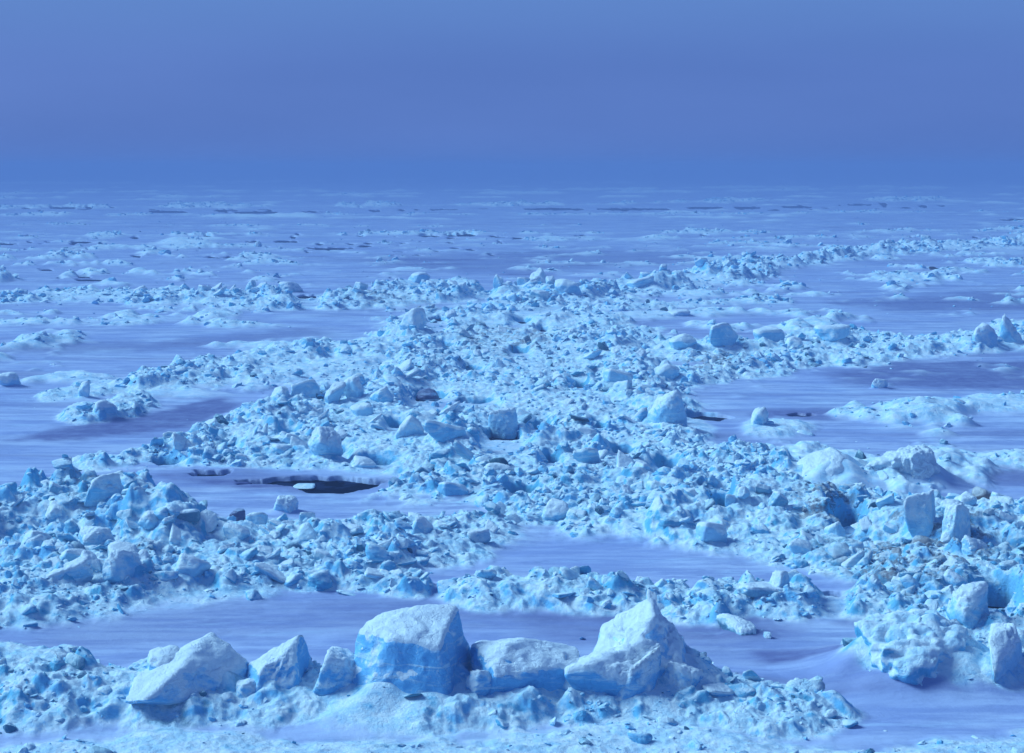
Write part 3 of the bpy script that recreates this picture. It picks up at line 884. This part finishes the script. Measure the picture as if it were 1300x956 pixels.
B('ice_slab', 'bright blue slab at the front edge of the channel', 575, 632, 46, 26, 0.7, 0.3, -0.3, 0.1, 62, 2, 18, 0.04, 4, None, 0.03, 0.1)
# --- right middle
B('ice_slab', 'sharp fin of ice leaning left with a deep blue cleft at right middle', 918, 442, 44, 40, 0.4, 0.5, 0, -0.5, 63, 2, 20, 0.04, 4, None, 0.04, 0.3)
B('ice_slab', 'wide flat slab right of the sharp leaning fin', 978, 436, 46, 24, 0.8, 0.1, 0, 0, 64, 2, 20, 0.03, 4, None, 0.08, 0.25)
B('ice_block', 'square white block below the wide flat slab at right middle', 1010, 446, 30, 22, 0.8, 0.2, 0, 0, 65, 2, 20, 0.04, 4, None, 0.06, 0.5)
B('ice_slab', 'long low slab with a dark underside at the end of the right bar', 1062, 430, 50, 20, 0.7, -0.1, 0, -0.25, 66, 2, 14, 0.05, 4, None, 0.06, 0.3)
B('ice_block', 'low white block left of the sharp leaning fin', 868, 444, 40, 24, 0.8, 0.2, 0, -0.2, 67, 4, 14, 0.05, 4, None, 0.06, 0.6)
B('snow_mound', 'broad smooth snow mound with a pinched crest at right middle', 1065, 608, 140, 70, 0.9, 0.2, 0, 0, 68, 4, 8, 0.09, 6, m_cap, 0, 0.5, 0.0, None, 'snow mound', 0.42, 0.03, 1.8, apron=2.0, planes=PEAK)
B('snow_mound', 'rugged snow mound with a dark teal hollow right of the smooth mound', 1165, 608, 112, 82, 0.8, 0.5, 0, 0.1, 69, 5, 10, 0.12, 6, m_cap, 0, 0.5, 0.1, None, 'snow mound', 0.42, 0.10, 3.2, apron=2.0)
B('ice_chunk', 'blue hollowed chunk tucked under the rugged snow mound', 1135, 590, 30, 22, 0.8, 0.3, 0, 0, 70, 5, 14, 0.08, 4, m_dark, 0.04, 0.6)
B('ice_block', 'upright blue ice block near the right edge above the violet ice', 1250, 442, 34, 38, 0.8, 0.2, 0, 0.1, 71, 4, 14, 0.06, 4, None, 0.06, 0.4)
B('ice_block', 'taller ice block touching the right edge above the violet ice', 1281, 436, 40, 44, 0.8, -0.3, 0, 0.1, 72, 4, 14, 0.06, 4, None, 0.06, 0.4)
B('ice_block', 'small pale peak of ice alone on the violet right flats', 1118, 494, 24, 16, 0.8, 0.3, 0, 0, 73, 5, 14, 0.06, 4, None, 0.05, 0.6)
B('ice_chunk', 'small upright snowy chunk beside the black crack right of the channel', 966, 540, 26, 28, 0.9, 0.3, 0, 0, 74, 5, 10, 0.08, 4, None, 0.06, 0.98, lumpy=0.05)
# --- left middle and far
B('ice_block', 'pale block at the left picture edge on the left flats', 6, 492, 34, 22, 0.8, 0.2, 0, 0, 75, 4, 12, 0.05, 4, None, 0.06, 0.6)
B('ice_block', 'ragged dark sided block at the end of the small left heap', 130, 530, 36, 26, 0.8, 0.2, 0, 0, 76, 5, 12, 0.08, 4, None, 0.06, 0.4)
B('ice_block', 'upright snowy lump on the small left heap', 106, 505, 18, 26, 0.8, 0.2, 0, 0, 77, 5, 10, 0.08, 4, None, 0.06, 0.7)
B('ice_block', 'pointed peak of ice standing highest on the far ridge', 686, 366, 44, 32, 0.8, 0.1, 0, 0, 78, 5, 16, 0.07, 4, None, 0.05, 0.9, planes=PEAK, lumpy=0.05)
B('ice_block', 'dark blue far block alone on the line above the far left ridge', 533, 360, 34, 18, 0.8, 0.2, 0, 0, 79, 4, 14, 0.06, 4, None, 0.04, 0.2)
B('ice_block', 'dark blue block low in the far right ridge', 812, 366, 40, 20, 0.7, 0.1, -0.1, 0, 80, 4, 14, 0.06, 4, None, 0.04, 0.15)
B('ice_block', 'blue block at the near left corner of the far right ridge', 722, 374, 40, 24, 0.7, 0.1, -0.1, 0, 81, 4, 14, 0.06, 4, None, 0.05, 0.25)
B('ice_slab', 'lone white slab on the flats behind the right bar of ice', 862, 402, 40, 10, 0.8, 0.05, 0, 0, 82, 2, 18, 0.04, 4, None, 0.08, 0.5)
B('ice_block', 'teal stained block in the far left ridge', 365, 372, 38, 18, 0.8, 0.1, -0.1, 0, 83, 4, 14, 0.06, 4, None, 0.04, 0.2, 0.4)

# thin plate afloat in the hole
x, y = unproj(386, 617, -0.05)
V, F = chunk_shape(210, (0.75, 1.1, 0.09), 5, 18, 0.05, 4, slab=True)
pl = mesh_from('ice_plate', V, F, m_block, dict(snowy=np.full(len(V), 0.7), stain_and_gap=np.zeros(len(V))))
pl.location = (x, y, -0.06); pl['kind'] = 'thing'
pl['label'] = 'thin flat plate of ice afloat in the open water hole'; pl['category'] = 'ice plate'

# dark brown thing lying on the ice at the far right
x, y, z = place(1186, 343)
V, F = chunk_shape(200, (1.0, 0.5, 0.42), 3, 8, 0.10, 4, lumpy=0.1)
V[:, 2] *= 1 - 0.45 * sstep(-0.1, 0.5, V[:, 0]); V[:, 1] *= 1 - 0.5 * sstep(-0.1, 0.5, V[:, 0])
lump = mesh_from('dark_lump', V, F, m_lump)
lump.location = (x, y, z + 0.12); lump.rotation_euler = (0, 0.15, -0.2)
lump['label'] = 'small dark brown lump lying on the flat ice far right'; lump['category'] = 'lump'

# --- blocks of the heaps that nothing tells apart, heap by heap
protos = []
for k in range(12):
    dd = [(1, .8, .7), (1.1, .8, .5), (1, .9, .9), (1.3, .8, .4), (1, 1, .6), (0.9, .8, 1.0)][k % 6]
    if k in (1, 4, 8, 10):
        V, F = chunk_shape(300 + k, (1.3, 0.95, 0.26), 1, 24, 0.05, 4, slab=True)
        V = V @ rotm(0, 0.35 + 0.1 * (k % 3), -0.3).T
    else:
        V, F = chunk_shape(300 + k, dd, 4, 16, 0.07, 4, lumpy=0.05 if k % 3 == 0 else 0)
    V = V @ rotm(0, rng.normal(0, .3), rng.normal(0, .3)).T
    n = len(V)
    o = mesh_from('ice_block', V, F, m_mid, dict(snowy=np.full(n, 0.55 + 0.3 * (k % 3 == 0)), stain_and_gap=np.full(n, 0.3 * (k % 5 == 0))), link=False)
    c = snow_cap(V, F, 0.07, 300 + k)
    cm = mesh_from('snow_cap', c[0], c[1], m_cap, dict(snowy=np.full(len(c[0]), 0.8), stain_and_gap=np.zeros(len(c[0]))), link=False).data if c else None
    protos.append((o.data, cm))
zones = [('medium ice block lodged among the rubble of the near left heap', 'blocks in the near left heap', 60, (20, 640, 640, 765), (0.32, 0.75)),
         ('medium ice block lodged in the brash of the central channel', 'blocks in the central channel', 85, (200, 860, 400, 645), (0.35, 0.85)),
         ('medium ice block lodged in the rubble branch at the right', 'blocks in the right rubble', 50, (720, 1310, 630, 790), (0.3, 0.7)),
         ('ice block standing in the far ridge that crosses the flats', 'blocks in the far ridges', 36, (0, 1300, 305, 392), (0.6, 1.2))]
for lab, grp, count, (x0, x1, y0, y1), (s0, s1) in zones:
    made = tries = 0
    while made < count and tries < 6000:
        tries += 1
        px, py = random.uniform(x0, x1), random.uniform(y0, y1)
        if float(sample(DEN, np.array([px]), np.array([py]))[0]) < 0.75:
            continue
        x, y = unproj(px, py)
        s = s0 * (s1 / s0) ** (random.random() ** 1.6)
        if any(math.hypot(x - a, y - b) < (q + s * 0.5) * 0.9 for a, b, q in taken):
            continue
        z = float(base_surface(np.array([x]), np.array([y]))[0])
        if z < 0:
            continue
        me, cm = random.choice(protos)
        o = bpy.data.objects.new('ice_block', me); col.objects.link(o)
        o.location = (x, y, z + 0.2 * s)
        o.rotation_euler = (random.gauss(0, .12), random.gauss(0, .12), random.uniform(0, 6.28)); o.scale = (s, s, s)
        o['label'] = lab; o['category'] = 'ice block'; o['group'] = grp; o['kind'] = 'thing'
        if cm:
            c = bpy.data.objects.new('snow_cap', cm); col.objects.link(c); c.parent = o
        taken.append((x, y, s / 2)); made += 1

# ------------------------------------------------------------------ relief of frozen-together blocks
def stamp_relief():
    r = np.random.default_rng(5)
    for t, smin, smax, cov in zip(TILES, (0.12, 0.15, 0.26), (1.0, 0.95, 1.2), (2.6, 2.4, 1.5)):
        W = t.nx * t.res; Hh = t.ny * t.res
        g = 2.95
        u = r.random(60000)
        sz = (smin ** (1 - g) + u * (smax ** (1 - g) - smin ** (1 - g))) ** (1 / (1 - g))
        n = 90000
        X = t.x0 + r.random(n) * W; Y = t.y0 + r.random(n) * Hh
        d = maps(X, Y)[0]
        area = W * Hh * float((d > 0.15).mean())
        want = int(min(36000, cov * area / float((sz * sz).mean() * 0.6)))
        sel = np.nonzero(r.random(n) < d ** 0.4 * (d > 0.08))[0][:want]
        ss = np.sort(sz[:len(sel)])
        for q, s_ in zip(sel, r.permutation(ss)):
            t.block(X[q], Y[q], float(s_), r)
        t.blur(1)
        t.fill()
        print(round(time.time()-_T,1),'relief', len(sel), 'of', want)


print(round(time.time()-_T,1), 'blocks done')
stamp_relief()

# ------------------------------------------------------------------ the setting: sea ice and sea
DIRT = ((1170, 735, 160, 50, 2.4, 1.0), (1050, 672, 60, 20, 2.0, 1.0), (640, 440, 90, 30, 3.0, 0.8), (900, 468, 60, 20, 3.0, 0.9), (480, 382, 60, 20, 4.0, 0.7),
        (110, 665, 60, 20, 1.5, 0.6), (178, 728, 30, 10, 1.5, 0.8), (1250, 640, 40, 10, 2.0, 0.9), (880, 650, 60, 20, 3.0, 0.7), (540, 395, 40, 10, 3.0, 0.7))


def dirt_at(px, py):
    d = 0
    for cx_, cy_, r0, r1, k, a_ in DIRT:
        d = d + a_ * sstep(r0, r1, np.hypot(px - cx_, (py - cy_) * k))
    return np.clip(d, 0, 1)


def polar_sheet():
    a_f = np.linspace(math.radians(-19), math.radians(19), 1000)
    a_c1 = np.linspace(math.radians(19), math.radians(180), 70)[1:]
    a_c0 = np.linspace(math.radians(-180), math.radians(-19), 70)[1:-1]
    A = np.concatenate([a_c0, a_f, a_c1])
    r = [2.0]
    while r[-1] < 5000:
        q = r[-1]
        if q < 25: st = q * 0.03
        elif q < 75: st = q / 900
        elif q < 150: st = q / 620
        elif q < 260: st = q / 460
        elif q < 500: st = q / 260
        else: st = q / 110
        r.append(q + st)
    R = np.array(r)
    AA, RR = np.meshgrid(A, R)
    X = RR * np.sin(AA); Y = RR * np.cos(AA)
    Z = np.empty_like(X)
    den = np.empty_like(X); br = np.empty_like(X); dr = np.empty_like(X); dt = np.empty_like(X)
    for i in range(0, len(R), 200):
        sl = slice(i, i + 200)
        Z[sl] = surface(X[sl], Y[sl])
        d, e, b, l = maps(X[sl], Y[sl])
        qx, qy = proj(X[sl], np.maximum(Y[sl], 20.0), 0.0); dt[sl] = dirt_at(qx, qy) * (Y[sl] > 20)
        den[sl] = sstep(0.03, 0.4, d); br[sl] = b; dr[sl] = np.clip(e * 2.2, 0, 1)
    nr, na = X.shape
    V = np.stack([X.ravel(), Y.ravel(), Z.ravel()], 1)
    i = np.arange(nr - 1)[:, None] * na; j = np.arange(na)[None, :]
    j2 = (j + 1) % na
    F = np.stack([i + j, i + j2, i + na + j2, i + na + j], -1).reshape(-1, 4)[:, ::-1]
    c = len(V)
    V = np.vstack([V, [[0, 0, 0]]])
    z = lambda a: np.append(a.ravel(), 0)
    o = mesh_from('sea_ice', V, F, m_sheet, dict(rubble=z(den), bare=z(br), drifted=z(dr), dirt=z(dt)))
    o['kind'] = 'structure'
    return o


sheet = polar_sheet()
print(round(time.time()-_T,1),'sheet verts', len(sheet.data.vertices))
S = 5200.0
wt = mesh_from('sea_water', [(-S, -S, -0.07), (S, -S, -0.07), (S, S, -0.07), (-S, S, -0.07)], [[0, 1, 2, 3]], m_water)
wt['kind'] = 'structure'


# ------------------------------------------------------------------ rubble too plentiful to count
def pick_regions(px, py):
    reg = np.zeros(len(px), int)                      # 0 central
    reg[(py > 628) & (px < 650)] = 1                  # near left heap
    reg[(py > 606) & (px >= 760) & (py < 840)] = 2    # right branch
    reg[(py > 628) & (px >= 650) & (px < 760)] = 0
    reg[(py < 400)] = 3                               # far ridges
    reg[(py >= 400) & (py < 606) & (px > 905)] = 4    # right middle
    reg[(py >= 400) & (py < 530) & (px < 300)] = 5
    return reg


def scatter():
    """positions and sizes of loose chunks: power law sizes, piled where the density map is high"""
    out = []
    bands = [(222, 255, 0.6, 1.2, 0.05), (255, 330, 0.26, 0.9, 0.5), (330, 400, 0.17, 0.75, 0.6), (400, 470, 0.15, 0.65, 0.32), (470, 560, 0.10, 0.6, 0.36), (560, 660, 0.08, 0.6, 0.42),
             (660, 760, 0.06, 0.6, 0.48), (760, 1010, 0.05, 0.5, 0.4)]
    for y0, y1, smin, smax, cov in bands:
        # world area of the band under the frustum, covered by rubble
        n0 = 400000
        px = rng.uniform(-120, 1420, n0); py = rng.uniform(y0, y1, n0)
        d = sample(DEN, px, py)
        x, y = unproj(px, py)
        d = d * (0.2 + 0.8 * sstep(-0.28, 0.22, fbm2(x * 0.16 + 3.3, y * 0.13, 61, 3, 0.6)))
        chips = sstep(0.12, 0.5, fbm2(x * 0.35, y * 0.22, 63, 4, 0.65)) * (sample(LEAD, px, py) < 0.05)
        d = np.maximum(d, 0.05 * chips)
        yc = y * y / (FPX * CAM_H)                      # metres of depth per pixel row
        cell = yc * (np.hypot(x, y) / FPX)              # m2 per pixel
        area = float((cell * d).mean() * (y1 - y0) * 1540)
        g = 2.7                                         # size exponent
        u = rng.random(200000)
        s = (smin ** (1 - g) + u * (smax ** (1 - g) - smin ** (1 - g))) ** (1 / (1 - g))
        n = int(min(26000, cov * area / float((s * s).mean() * 0.62)))
        w = cell * d ** 1.15; w /= w.sum()
        pick = rng.choice(n0, n, p=w)
        out.append((x[pick], y[pick], s[:n] if n <= len(s) else np.resize(s, n), px[pick], py[pick]))
        print(round(time.time()-_T,1),'band', y0, y1, 'area', round(area), 'n', n)
    return [np.concatenate(c) for c in zip(*out)]


cx, cy, cs, cpx, cpy = scatter()
keepc = np.ones(len(cx), bool)
for bx, by, br in taken:
    keepc &= ~((np.abs(cx - bx) < br * 0.9) & (cy - by < br * 0.8) & (cy - by > -br * 1.6) & (cs > br * 0.35))
keepc &= base_surface(cx, cy) > -0.02
cx, cy, cs, cpx, cpy = (a[keepc] for a in (cx, cy, cs, cpx, cpy))
cdn = sample(DEN, cpx, cpy); cs = np.where(cdn < 0.08, np.minimum(cs * 0.6, 0.28), cs)
cz = surface(cx, cy)
PROT = {}
for lod in (1, 2, 3):
    PROT[lod] = []
    for k in range(14):
        dd = [(1, .8, .6), (1, .9, .75), (1.1, .7, .45), (1, 1, .9), (1.3, .8, .35), (0.9, 1.0, 0.7), (1.2, .6, .5)][k % 7]
        if k in (2, 6, 9, 12, 13):
            V, F = chunk_shape(140 + k, (1.3, 0.95, 0.2 + 0.03 * (k % 3)), 1, 26, 0.05, lod, slab=True, freq=3.0)
        elif lod == 1:
            V, F = chunk_shape(100 + k, dd, 4, 24, 0.10, 1)
        else:
            V, F = chunk_shape(100 + k, dd, 4, 22, 0.15, lod, lumpy=0.10 if k % 2 else 0.0, freq=3.6)
        PROT[lod].append((V, F))


def build_rubble(name, label, idx, category):
    VV, FF, SN, ST, DR = [], [], [], [], []
    SM = []
    base = 0
    dist = np.hypot(cx[idx], cy[idx])
    pixr = cs[idx] * FPX / dist
    lods = np.where(pixr < 6, 1, np.where(pixr < 16, 2, 3))
    for lod in (1, 2, 3):
        for k in range(14):
            sel = idx[(lods == lod)]
            sel = sel[k::14]
            if not len(sel):
                continue
            V, F = PROT[lod][k]
            n = len(sel)
            yaw = rng.uniform(0, 2 * math.pi, n); tx = rng.normal(0, 0.45, n); ty = rng.normal(0, 0.45, n)
            cyw, syw = np.cos(yaw), np.sin(yaw); cX, sX = np.cos(tx), np.sin(tx); cY, sY = np.cos(ty), np.sin(ty)
            R = np.zeros((n, 3, 3))
            R[:, 0, 0] = cyw * cY; R[:, 0, 1] = cyw * sY * sX - syw * cX; R[:, 0, 2] = cyw * sY * cX + syw * sX
            R[:, 1, 0] = syw * cY; R[:, 1, 1] = syw * sY * sX + cyw * cX; R[:, 1, 2] = syw * sY * cX - cyw * sX
            R[:, 2, 0] = -sY; R[:, 2, 1] = cY * sX; R[:, 2, 2] = cY * cX
            sc = cs[sel][:, None] * rng.uniform(0.8, 1.2, (n, 3))
            W = np.einsum('nij,nvj->nvi', R, V[None] * sc[:, None, :])
            zz = cz[sel] + cs[sel] * rng.uniform(-0.34, 0.10, n)
            W += np.stack([cx[sel], cy[sel], zz], 1)[:, None, :]
            VV.append(W.reshape(-1, 3))
            FF.append((F[None] + (base + np.arange(n) * len(V))[:, None, None]).reshape(-1, 3))
            sn = np.clip(rng.normal(0.55, 0.25, n), 0, 1)
            stn = np.clip(sstep(0.1, 0.6, fbm2(cx[sel] * 0.3, cy[sel] * 0.2, 77, 3)) * rng.random(n), 0, 1) * 0.8
            stn = np.where(rng.random(n) < 0.06, rng.uniform(0.7, 1.0, n), stn)  # a few chunks coloured dark to stand in for shaded gaps
            drt = dirt_at(cpx[sel], cpy[sel])
            drt = np.clip(drt * rng.uniform(0.2, 1.3, n), 0, 1); DR.append(np.repeat(drt, len(V)))
            SN.append(np.repeat(sn, len(V))); ST.append(np.repeat(stn, len(V)))
            base += n * len(V); SM.append(np.full(n * len(F), lod == 3))
    V = np.concatenate(VV); F = np.concatenate(FF)
    o = mesh_from(name, V, F, m_rubble, dict(snowy=np.concatenate(SN), stain_and_gap=np.concatenate(ST), dirt=np.concatenate(DR)))
    o.data.polygons.foreach_set('use_smooth', np.concatenate(SM))
    o['kind'] = 'stuff'; o['label'] = label; o['category'] = category
    print(round(time.time()-_T,1),name, len(idx), len(F))
    return o


REG = pick_regions(cpx, cpy)
for k, lab in enumerate(('jumbled pale blue brash ice filling the broken central channel',
                         'steep jumbled heap of white and blue ice rubble at the near left',
                         'crumbled ice rubble spreading from the centre to the right edge with dirty brown patches',
                         'thin distant lines of broken ice crossing the hazy flats',
                         'low bars of broken ice between violet ice patches at right middle',
                         'small heaps of broken ice on the left flats beyond the violet lane')):
    idx = np.nonzero(REG == k)[0]
    if len(idx):
        build_rubble('ice_rubble', lab, idx, 'ice rubble')

# ------------------------------------------------------------------ haze
mh = bpy.data.materials.new('sea_haze'); mh.use_nodes = True
nt = mh.node_tree; nt.nodes.clear()
out = nt.nodes.new('ShaderNodeOutputMaterial'); pv = nt.nodes.new('ShaderNodeVolumePrincipled')
pv.inputs['Color'].default_value = (0.258, 0.332, 0.565, 1)
pv.inputs['Density'].default_value = 0.0029
pv.inputs['Anisotropy'].default_value = 0.0
nt.links.new(pv.outputs[0], out.inputs['Volume'])
HZ = 5100.0; zb, zt = -1.6, 12.0
V = [(sx * HZ, sy * HZ, z) for z in (zb, zt) for sy in (-1, 1) for sx in (-1, 1)]
hz = mesh_from('haze', V, [[0, 2, 3, 1], [4, 5, 7, 6], [0, 1, 5, 4], [2, 6, 7, 3], [0, 4, 6, 2], [1, 3, 7, 5]], mh, smooth=False)
hz['kind'] = 'stuff'; hz['label'] = 'blue sea haze swallowing the far ice'; hz['category'] = 'haze'

# ------------------------------------------------------------------ light
SUN_DIR = Vector((-0.72, 0.20, 0.62)).normalized()
el = math.asin(SUN_DIR.z); rot = math.atan2(SUN_DIR.x, SUN_DIR.y)
w = bpy.data.worlds.new('World'); scene.world = w; w.use_nodes = True
nt = w.node_tree; nt.nodes.clear()
out = nt.nodes.new('ShaderNodeOutputWorld'); bg = nt.nodes.new('ShaderNodeBackground')
sky = nt.nodes.new('ShaderNodeTexSky'); sky.sky_type = 'NISHITA'; sky.sun_disc = False
sky.sun_elevation = el; sky.sun_rotation = rot; sky.ozone_density = 4.0; sky.air_density = 1.0; sky.dust_density = 1.0
tc = nt.nodes.new('ShaderNodeTexCoord')
mpn = nt.nodes.new('ShaderNodeMapping'); mpn.inputs['Scale'].default_value = (2.5, 2.5, 12)
nt.links.new(tc.outputs['Generated'], mpn.inputs['Vector'])
cl = noise(nt, 1.0, 4, 0.5, mpn.outputs['Vector'])
over = mixc(nt, ramp(nt, cl, 0.3, 0.7), (0.78, 1.70, 5.2), (0.96, 1.98, 5.75))
sz = nt.nodes.new('ShaderNodeSeparateXYZ'); nt.links.new(tc.outputs['Generated'], sz.inputs[0])
over = mixc(nt, ramp(nt, sz.outputs['Z'], 0.045, 0.10), over, (1.02, 2.28, 5.85))
over = mixc(nt, ramp(nt, sz.outputs['Z'], 0.12, 0.45), over, (0.50, 1.35, 4.2))
mx = mixc(nt, 0.94, sky.outputs['Color'], over)
nt.links.new(mx, bg.inputs['Color']); bg.inputs['Strength'].default_value = 0.1
nt.links.new(bg.outputs[0], out.inputs['Surface'])

sl = bpy.data.lights.new('sun', 'SUN'); sl.energy = 4.9; sl.angle = math.radians(28); sl.color = (0.48, 0.82, 1.0)
so = bpy.data.objects.new('sun', sl); col.objects.link(so)
so.rotation_euler = (-SUN_DIR).to_track_quat('-Z', 'Y').to_euler()

cam = bpy.data.cameras.new('camera'); cam.sensor_width = 36.0; cam.lens = 36.0 * FPX / 1300.0
cam.clip_start = 0.5; cam.clip_end = 12000
co = bpy.data.objects.new('camera', cam); col.objects.link(co)
co.location = (0, 0, CAM_H); co.rotation_euler = (math.pi / 2 - PITCH, 0, 0)
scene.camera = co

vs = scene.view_settings
vs.view_transform = 'Standard'; vs.look = 'None'; vs.exposure = 0.04; vs.gamma = 1.0; vs.use_curve_mapping = False
scene.cycles.use_denoising = True
scene.cycles.volume_bounces = 1
scene.cycles.max_bounces = 6; scene.cycles.diffuse_bounces = 3
